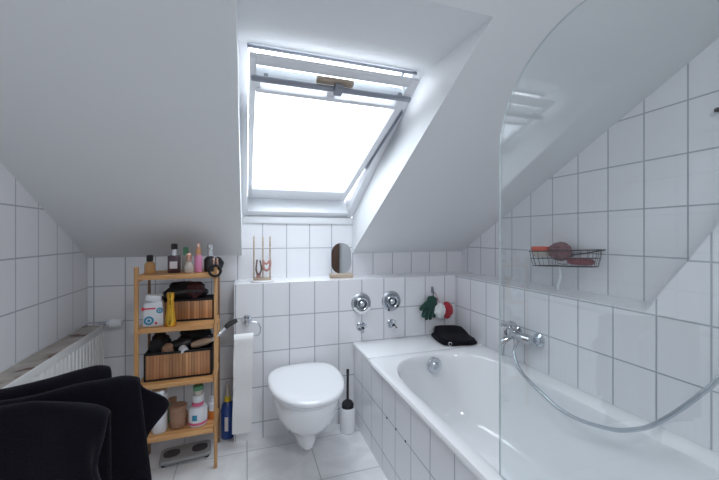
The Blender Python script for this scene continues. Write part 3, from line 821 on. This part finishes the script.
# second shelf basket contents
crumple('cosmetic_bag', (-.300, 2.015, .868), .100, .055, .052, 'black_matte', 'soft black bag bulging from the upper bamboo basket', 'bag', 2.2)
crumple('hair_band', (-.255, 1.955, .882), .040, .028, .040, 'darkredcloth', 'dark red hair band bundle on top of the upper basket', 'hair band', 7.7, .3)
b = tube([(-.10, 0, .0), (-.05, -.01, .028), (.02, -.01, .042), (.10, 0, .038)], .007, 8, 6)
o = obj('black_cable', b, 'black'); tag(o, 'black cord arching over the upper basket behind the gold bottle', 'cord', loc=(-.315, 1.905, .842))
# third shelf basket contents : hair dryer, brush, cloth
crumple('dark_pouch', (-.420, 1.985, .600), .045, .06, .065, 'black_matte', 'black pouch at the left of the lower bamboo basket', 'pouch', 4.1)
t = thing('hair_dryer', 'black hair dryer with silver nozzle lying in the lower basket', 'hair dryer', (-.325, 1.955, .602))
obj('barrel', lathe([(0, -.055), (.022, -.05), (.030, -.02), (.032, .02), (.026, .05), (.020, .06), (0, .06)], 24, mat4=rot('Y', 80)), 'black', t)
obj('nozzle', lathe([(.0, .04), (.019, .04), (.020, .070), (.018, .078), (0, .078)], 22, mat4=rot('Z', -60) @ rot('Y', 105)), 'pack', t)
obj('grip', tube([(0, 0, -.015), (-.012, .02, -.05), (-.018, .03, -.085)], .013, 12, 3), 'black', t)
t = thing('paddle_brush', 'tan and black brush lying in the lower basket, handle poking out right', 'hair brush', (-.215, 1.925, .612))
obj('brush_head', lathe([(0, -.055), (.014, -.05), (.019, -.02), (.018, .02), (.010, .045), (0, .05)], 20, mat4=rot('Y', 78)), 'tan_bristle', t)
obj('shaft', tube([(.040, 0, .006), (.078, 0, .034), (.108, .02, .060)], .0095, 12, 4), 'silver_cap', t)
obj('grip', tube([(.108, .02, .060), (.130, .03, .076), (.168, .04, .092)], lambda q: .011 + .003 * sin(q * PI), 14, 4), 'black', t)

crumple('black_scarf', (-.255, 2.015, .612), .085, .045, .060, 'black_matte', 'black scarf heaped at the back of the lower bamboo basket', 'scarf', 8.8, .35)
crumple('brown_purse', (-.372, 1.925, .592), .028, .022, .030, 'jar_tan', 'small brown purse at the front left of the lower basket', 'purse', 6.1, .2)
# ---- small containers
def bottle(name, label, cat, loc, parts, group=None, rz=0):
    """parts: (part name, lathe profile, material, seg)"""
    t = thing(name, label, cat, loc, rz, group)
    for p in parts:
        obj(p[0], lathe(p[1], p[3] if len(p) > 3 else 24), p[2], t)
    return t
Z1 = LV[3] + .0005
bottle('perfume_bottle', 'small amber bottle with black cap, leftmost on the shelf top', 'bottle', (-.452, 1.93, Z1),
       [('bottle_body', [(0, 0), (.022, 0), (.024, .004), (.024, .045), (.016, .056), (.009, .060), (0, .060)], 'amber'),
        ('cap', [(0, .060), (.014, .060), (.015, .064), (.015, .088), (.012, .092), (0, .092)], 'black')])
t = thing('square_bottle', 'tall dark red bottle with black cap and pale square label on the shelf top', 'bottle', (-.345, 1.935, Z1))
obj('bottle_body', box(-.028, .028, -.020, .020, 0, .088, .006), 'darkred', t)
obj('neck', lathe([(.0, .088), (.013, .088), (.011, .10), (.011, .118), (0, .118)], 20), 'silver_cap', t)
obj('cap', lathe([(0, .118), (.014, .118), (.015, .121), (.015, .142), (.011, .146), (0, .147)], 20), 'black', t)
obj('square_label', box(-.017, .017, -.0212, -.0198, .022, .058), 'label_w', t)
bottle('green_cap_bottle', 'small pale bottle with green cap behind the dark red bottle', 'bottle', (-.300, 1.985, Z1),
       [('bottle_body', [(0, 0), (.018, 0), (.019, .004), (.019, .075), (.012, .085), (0, .086)], 'clear_p'),
        ('cap', [(0, .086), (.013, .086), (.013, .125), (.010, .128), (0, .128)], 'greenp')])
bottle('rose_flacon', 'short rose gold flacon beside the pink bottle on the shelf top', 'bottle', (-.275, 1.915, Z1),
       [('bottle_body', [(0, 0), (.021, 0), (.024, .006), (.024, .030), (.012, .052), (.009, .058), (0, .058)], 'clear_p'),
        ('cap', [(0, .058), (.012, .058), (.012, .066), (.014, .088), (.011, .098), (0, .100)], 'rosegold')])
bottle('pink_bottle', 'slim pink bottle with copper cap on the shelf top', 'bottle', (-.233, 1.93, Z1),
       [('bottle_body', [(0, 0), (.018, 0), (.019, .003), (.019, .082), (.015, .088), (0, .088)], 'pink'),
        ('collar', [(0, .088), (.013, .088), (.013, .120), (0, .120)], 'copper'),
        ('cap', [(0, .120), (.010, .120), (.010, .136), (.007, .146), (0, .147)], 'rosegold')])
bottle('black_silver_bottle', 'black bottle with silver cap and white mark, rightmost on the shelf top', 'bottle', (-.180, 1.95, Z1),
       [('bottle_body', [(0, 0), (.027, 0), (.029, .004), (.029, .060), (.018, .076), (.011, .080), (0, .08)], 'black'),
        ('neck_label', [(.0, .080), (.0125, .080), (.0125, .108), (0, .108)], 'silver_cap'),
        ('cap', [(0, .108), (.010, .108), (.010, .118), (.013, .122), (.013, .140), (.009, .145), (0, .145)], 'silver_cap')])
crumple('dark_scrunchie', (-.152, 2.02, Z1 + .034), .034, .034, .034, 'black_matte', 'bundled black scrunchie behind the rightmost bottle on the shelf top', 'scrunchie', 3.3, .2)
hb = obj('hair_ring', tube([(.026 * cos(a), 0, .026 * sin(a)) for a in [2 * PI * i / 28 for i in range(28)]], .0065, 10, closed=True), 'black_matte')
tag(hb, 'black hair tie looped over the right front post of the shelf', 'hair tie', loc=(-.146, 1.832, .988)); hb.rotation_euler = (math.radians(-8), math.radians(10), 0)
cl = obj('hair_claw', (lambda b: box(.004, .012, -.006, .006, -.02, .02, .002, bm=b))(box(-.012, -.004, -.006, .006, -.02, .022, .002)), 'rosegold')
tag(cl, 'small rose gold hair clip on top of the right front post', 'hair clip', loc=(-.145, 1.852, 1.029))

# second shelf
pk = thing('wipes_pack', 'white pack with blue round marks and a red stripe on the second shelf', 'pack', (-.428, 1.903, LV[2] + .0005), math.radians(6))
b = box(-.046, .046, -.03, .03, 0, .118, .008)
for v in b.verts:
    if v.co.z > .10: v.co.x *= .88; v.co.z += .004 * sin(v.co.x * 60)
obj('pack_body', b, 'pack', pk)
b = box(-.036, .036, -.022, .022, 0, .036, .012); b.transform(Matrix.Translation((-.004, 0, .117)) @ rot('Y', 9)); obj('crumpled_top', b, 'pack', pk)
def disc_ring(cx, cz, r0, r1, y, bm, mi=0, n=28):
    lathe([(r0, 0), (r1, 0), (r1, .0012), (r0, .0012), (r0, 0)] if r0 else [(0, .0012), (r1, .0012), (r1, 0), (0, 0)], n, mat4=rot('X', 90), center=(cx, y, cz), bm=bm, mi=mi)
b = bmesh.new(); disc_ring(-.018, .032, .012, .021, -.0300, b); disc_ring(-.018, .032, 0, .007, -.0300, b); disc_ring(.027, .078, .008, .014, -.0300, b); disc_ring(.027, .078, 0, .005, -.03, b)
obj('blue_marks', b, 'blue_logo', pk)
b = box(-.044, .010, -.0315, -.0300, .086, .093); obj('red_stripe', b, 'red_logo', pk)
for cx_, cz_, r_ in ((-.042, .0795 + .01, .008), (.012, .018, .006)):
    b = bmesh.new(); disc_ring(cx_, cz_, 0, r_, -.0316 if r_ > .007 else -.0302, b); obj('red_dot', b, 'red_logo', pk)
bottle('gold_bottle', 'slender gold bottle standing in front of the upper bamboo basket', 'bottle', (-.350, 1.875, LV[2] + .0005),
       [('bottle_body', [(0, 0), (.024, 0), (.026, .004), (.025, .03), (.021, .06), (.017, .10), (.0145, .130), (.0165, .135), (0, .135)], 'gold'),
        ('cap', [(0, .135), (.0165, .135), (.0175, .139), (.0175, .160), (.015, .163), (0, .163)], 'gold')])

# fourth shelf
Z4 = LV[0] + .0005
bottle('white_tube', 'tall white canister at the left of the lowest shelf beside the towels', 'canister', (-.405, 1.905, Z4),
       [('canister_body', [(0, 0), (.033, 0), (.034, .003), (.034, .185), (0, .185)], 'pack'), ('cap', [(0, .185), (.035, .185), (.035, .205), (.032, .209), (0, .209)], 'silver_cap')])
bottle('leafy_jar', 'slim jar with dark flecks between the white canister and tan jar', 'jar', (-.362, 1.985, Z4),
       [('jar_body', [(0, 0), (.022, 0), (.022, .09), (.018, .10), (0, .10)], 'greenp'), ('cap', [(0, .10), (.020, .10), (.020, .118), (0, .118)], 'jar_tan')])
bottle('candle_jar', 'squat tan jar in the middle of the lowest shelf', 'jar', (-.326, 1.925, Z4),
       [('jar_body', [(0, 0), (.035, 0), (.038, .004), (.040, .078), (.038, .084), (0, .084)], 'jar_tan'), ('lid', [(0, .084), (.041, .084), (.042, .088), (.042, .102), (.038, .106), (0, .106)], 'jar_tan')])
t = bottle('cream_jar', 'wide white jar with blue square and pink band on the lowest shelf', 'jar', (-.234, 1.918, Z4),
       [('jar_body', [(0, 0), (.042, 0), (.045, .004), (.045, .078), (.038, .092), (.026, .096), (0, .096)], 'pack'),
        ('pink_band', [(.0452, .010), (.0456, .010), (.0456, .022), (.0452, .022), (.0452, .010)], 'pinkband'),
        ('lid', [(0, .096), (.026, .096), (.028, .099), (.028, .112), (0, .114)], 'pinkband')])
b = bmesh.new(); rows = []
for i in range(7):
    a = math.radians(-118 + 5 * i); rows.append([b.verts.new((.0458 * cos(a), .0458 * sin(a), z)) for z in (.035, .062)])
for A, B in zip(rows, rows[1:]): b.faces.new([A[0], B[0], B[1], A[1]])
obj('blue_square', b, 'blue_logo', t, solid=.0006)
bottle('stacked_jar', 'small white and clear jar standing on the wide white jar', 'jar', (-.232, 1.918, Z4 + .1145),
       [('jar_body', [(0, 0), (.026, 0), (.029, .004), (.029, .030), (.026, .034), (0, .034)], 'pack'),
        ('clear_cup', [(0, .034), (.020, .034), (.024, .058), (.022, .060), (0, .060)], 'clear_p'),
        ('green_lid', [(0, .060), (.025, .060), (.025, .078), (.022, .082), (0, .082)], 'greenp')])
bottle('orange_bottle', 'small white and orange bottle behind the right post of the lowest shelf', 'bottle', (-.168, 1.955, Z4),
       [('bottle_body', [(0, 0), (.018, 0), (.019, .003), (.019, .042), (0, .042)], 'orange'), ('white_label', [(0, .042), (.0192, .042), (.0192, .078), (.012, .086), (0, .086)], 'pack'), ('cap', [(0, .086), (.012, .086), (.012, .108), (0, .109)], 'pack')])

# spray bottle on the floor
sb = bottle('cleaner_bottle', 'blue cleaner bottle with yellow collar on the floor beside the prewall', 'bottle', (-.102, 2.115, 0),
       [('bottle_body', [(0, 0), (.033, 0), (.036, .005), (.036, .165), (.030, .190), (.018, .205), (0, .206)], 'blue'),
        ('collar', [(0, .206), (.018, .206), (.019, .210), (.017, .235), (0, .236)], 'yellow'),
        ('spout', [(0, .236), (.013, .236), (.011, .265), (.006, .300), (.005, .318), (0, .318)], 'clear_p')])
b = bmesh.new(); rows = []
for i in range(7):
    a = math.radians(-112 + 5 * i); rows.append([b.verts.new((.0366 * cos(a), .0366 * sin(a), z)) for z in (.05, .13)])
for A, B in zip(rows, rows[1:]): b.faces.new([A[0], B[0], B[1], A[1]])
obj('pale_label', b, 'label_w', sb, solid=.0006)

# bathroom scale
sc_ = thing('bathroom_scale', 'grey bathroom scale with two dark foot pads under the shelf', 'scale', (-.300, 1.995, 0), math.radians(5))
def rr_ring(hx, hy, z, e=.22, n=48): return [(math.copysign(abs(cos(t)) ** e, cos(t)) * hx, math.copysign(abs(sin(t)) ** e, sin(t)) * hy, z) for t in [2 * PI * i / n for i in range(n)]]
obj('platform', loft([rr_ring(.114, .060, .010), rr_ring(.120, .066, .016), rr_ring(.120, .066, .026), rr_ring(.115, .061, .031)]), 'greyscale', sc_, sharp=40)
for x in (-.066, .066):
    obj('foot_pad', loft([[(x + p[0] * .30, p[1] * .38, z) for p in rr_ring(.128, .088, 0, .8)] for z in (.031, .033)]), 'scale_pad', sc_, sharp=40)
for x in (-.10, .10):
    for y in (-.042, .042): obj('foot', lathe([(0, 0), (.012, 0), (.012, .0101), (0, .0101)], 14, center=(x, y, 0)), 'black', sc_)

# ------------------------------------------------------------------ things on the ledge
js = thing('jewellery_stand', 'small wooden jewellery stand with three rods on the ledge', 'jewellery stand', (.092, 2.135, .8885))
obj('dish', lathe([(0, 0), (.066, 0), (.070, .005), (.068, .008), (0, .006)], 36), 'white_dish', js)
obj('base', box(-.052, .052, -.022, .022, .007, .022, .003), 'pine', js)
for x in (-.048, .004, .046): obj('rod', box(x - .0045, x + .0045, -.004, .004, .022, .270, .001), 'pine', js)
obj('cross_rod', tube([(-.048, 0, .262), (.046, 0, .262)], .0015, 6), 'white_dish', js)
def bead_string(pts, r, m, label):
    b = bmesh.new()
    for p in catmull(pts, 6):
        bmesh.ops.create_icosphere(b, subdivisions=1, radius=r, matrix=Matrix.Translation(p))
    o = obj('bead_necklace', b, m, sharp=0)
    for q in o.data.polygons: q.use_smooth = True
    return tag(o, label, 'necklace', loc=(.092, 2.128, .9105))
obj('ring_block', box(-.034, -.008, -.016, .010, .022, .050, .003), 'beads', js)
obj('ring_cushion', box(.006, .040, -.016, .012, .022, .038, .004), 'white_dish', js)
bead_string([(-.03, -.012, .105), (-.035, -.014, .05), (-.022, -.018, .02), (-.006, -.016, .05), (-.012, -.012, .10)], .0065, 'dark_beads', 'brown bead necklace hanging left on the jewellery stand')
bead_string([(.006, -.014, .10), (.008, -.018, .06), (.024, -.020, .045), (.042, -.018, .06), (.044, -.014, .10), (.026, -.016, .085), (.010, -.014, .09)], .0080, 'beads', 'pinkish bead necklace hanging right on the jewellery stand')

mr = thing('table_mirror', 'small pill-shaped mirror on a wooden base on the ledge', 'mirror', (.588, 2.145, .8885), math.radians(-3))
obj('base', box(-.076, .076, -.024, .024, 0, .028, .004), 'pine', mr)
mp = []
for i in range(25): a = PI * i / 24; mp.append((.066 * cos(a), .160 + .066 * sin(a)))
for i in range(25): a = PI + PI * i / 24; mp.append((.066 * cos(a), .092 + .066 * sin(a)))
b = prism(mp, -.003, .003, 1); b.normal_update()
for f in b.faces: f.material_index = 0 if abs(f.normal.y) > .7 else 1
o = obj('mirror_plate', b, ['mirror', 'chrome_dull'], mr, sharp=0)

# ------------------------------------------------------------------ light
w = bpy.data.worlds.new('sky'); S.world = w; w.use_nodes = True
bg = w.node_tree.nodes['Background']; bg.inputs[0].default_value = (.885, .925, 1.0, 1); bg.inputs[1].default_value = 7.0
wn_ = w.node_tree.nodes; wl = w.node_tree.links   # overcast sky above, darker roofs and ground below the horizon
tcw = wn_.new('ShaderNodeTexCoord'); spw = wn_.new('ShaderNodeSeparateXYZ'); wl.new(tcw.outputs['Generated'], spw.inputs[0])
mrw = wn_.new('ShaderNodeMapRange'); mrw.interpolation_type = 'SMOOTHSTEP'; wl.new(spw.outputs[2], mrw.inputs[0]); mrw.inputs[1].default_value = -.05; mrw.inputs[2].default_value = .12
mxw = wn_.new('ShaderNodeMix'); mxw.data_type = 'RGBA'; wl.new(mrw.outputs[0], mxw.inputs['Factor'])
mxw.inputs['A'].default_value = (.16, .16, .17, 1); mxw.inputs['B'].default_value = (.885, .935, 1.0, 1); wl.new(mxw.outputs['Result'], bg.inputs[0])
# the roof window lets the overcast sky in: portal guides the sky sampling only
pl = bpy.data.lights.new('window_portal', 'AREA'); pl.shape = 'RECTANGLE'; pl.size = .72; pl.size_y = 1.20; pl.cycles.is_portal = True
po = bpy.data.objects.new('window_portal', pl); C.objects.link(po)
c = W((OX0 + OX1) / 2, .6, .135); po.location = c
po.rotation_euler = Matrix(((1, 0, 0), (0, cos(AL), -sin(AL)), (0, sin(AL), cos(AL)))).transposed().to_euler()
dirn = (W(0, 0, 0) - W(0, 0, 1)).normalized(); po.rotation_euler = dirn.to_track_quat('-Z', 'Y').to_euler()
# unseen fill lamp behind the camera, added to brighten the room
lamp = thing('fill_lamp', 'added fill lamp in a round white housing, unseen behind the camera', 'lamp', (.45, -.65, FLATZ))
obj('fill_lamp_housing', lathe([(0, 0), (.15, 0), (.15, -.03), (.14, -.035), (0, -.035)], 36), 'plastic_white', lamp)
ll = bpy.data.lights.new('fill_light', 'AREA'); ll.shape = 'DISK'; ll.size = .26; ll.energy = 16.5; ll.color = (.94, .97, 1)
lo_ = bpy.data.objects.new('fill_light', ll); C.objects.link(lo_); lo_.location = (0, 0, -.04); lo_.parent = lamp

# ------------------------------------------------------------------ camera
cam = bpy.data.cameras.new('camera'); co = bpy.data.objects.new('camera', cam); C.objects.link(co)
co.location = (0, 0, 1.165); co.rotation_euler = (PI / 2, 0, -.321)
cam.sensor_width = 36; cam.lens = 341.07 / 719 * 36; cam.shift_y = (235.23 - 240) / 719; cam.clip_start = .02
S.camera = co
S.view_settings.view_transform = 'Standard'; S.view_settings.look = 'None'; S.view_settings.exposure = 0.06; S.view_settings.gamma = 1
S.cycles.use_denoising = True
S.cycles.max_bounces = 14; S.cycles.diffuse_bounces = 8; S.cycles.transparent_max_bounces = 16
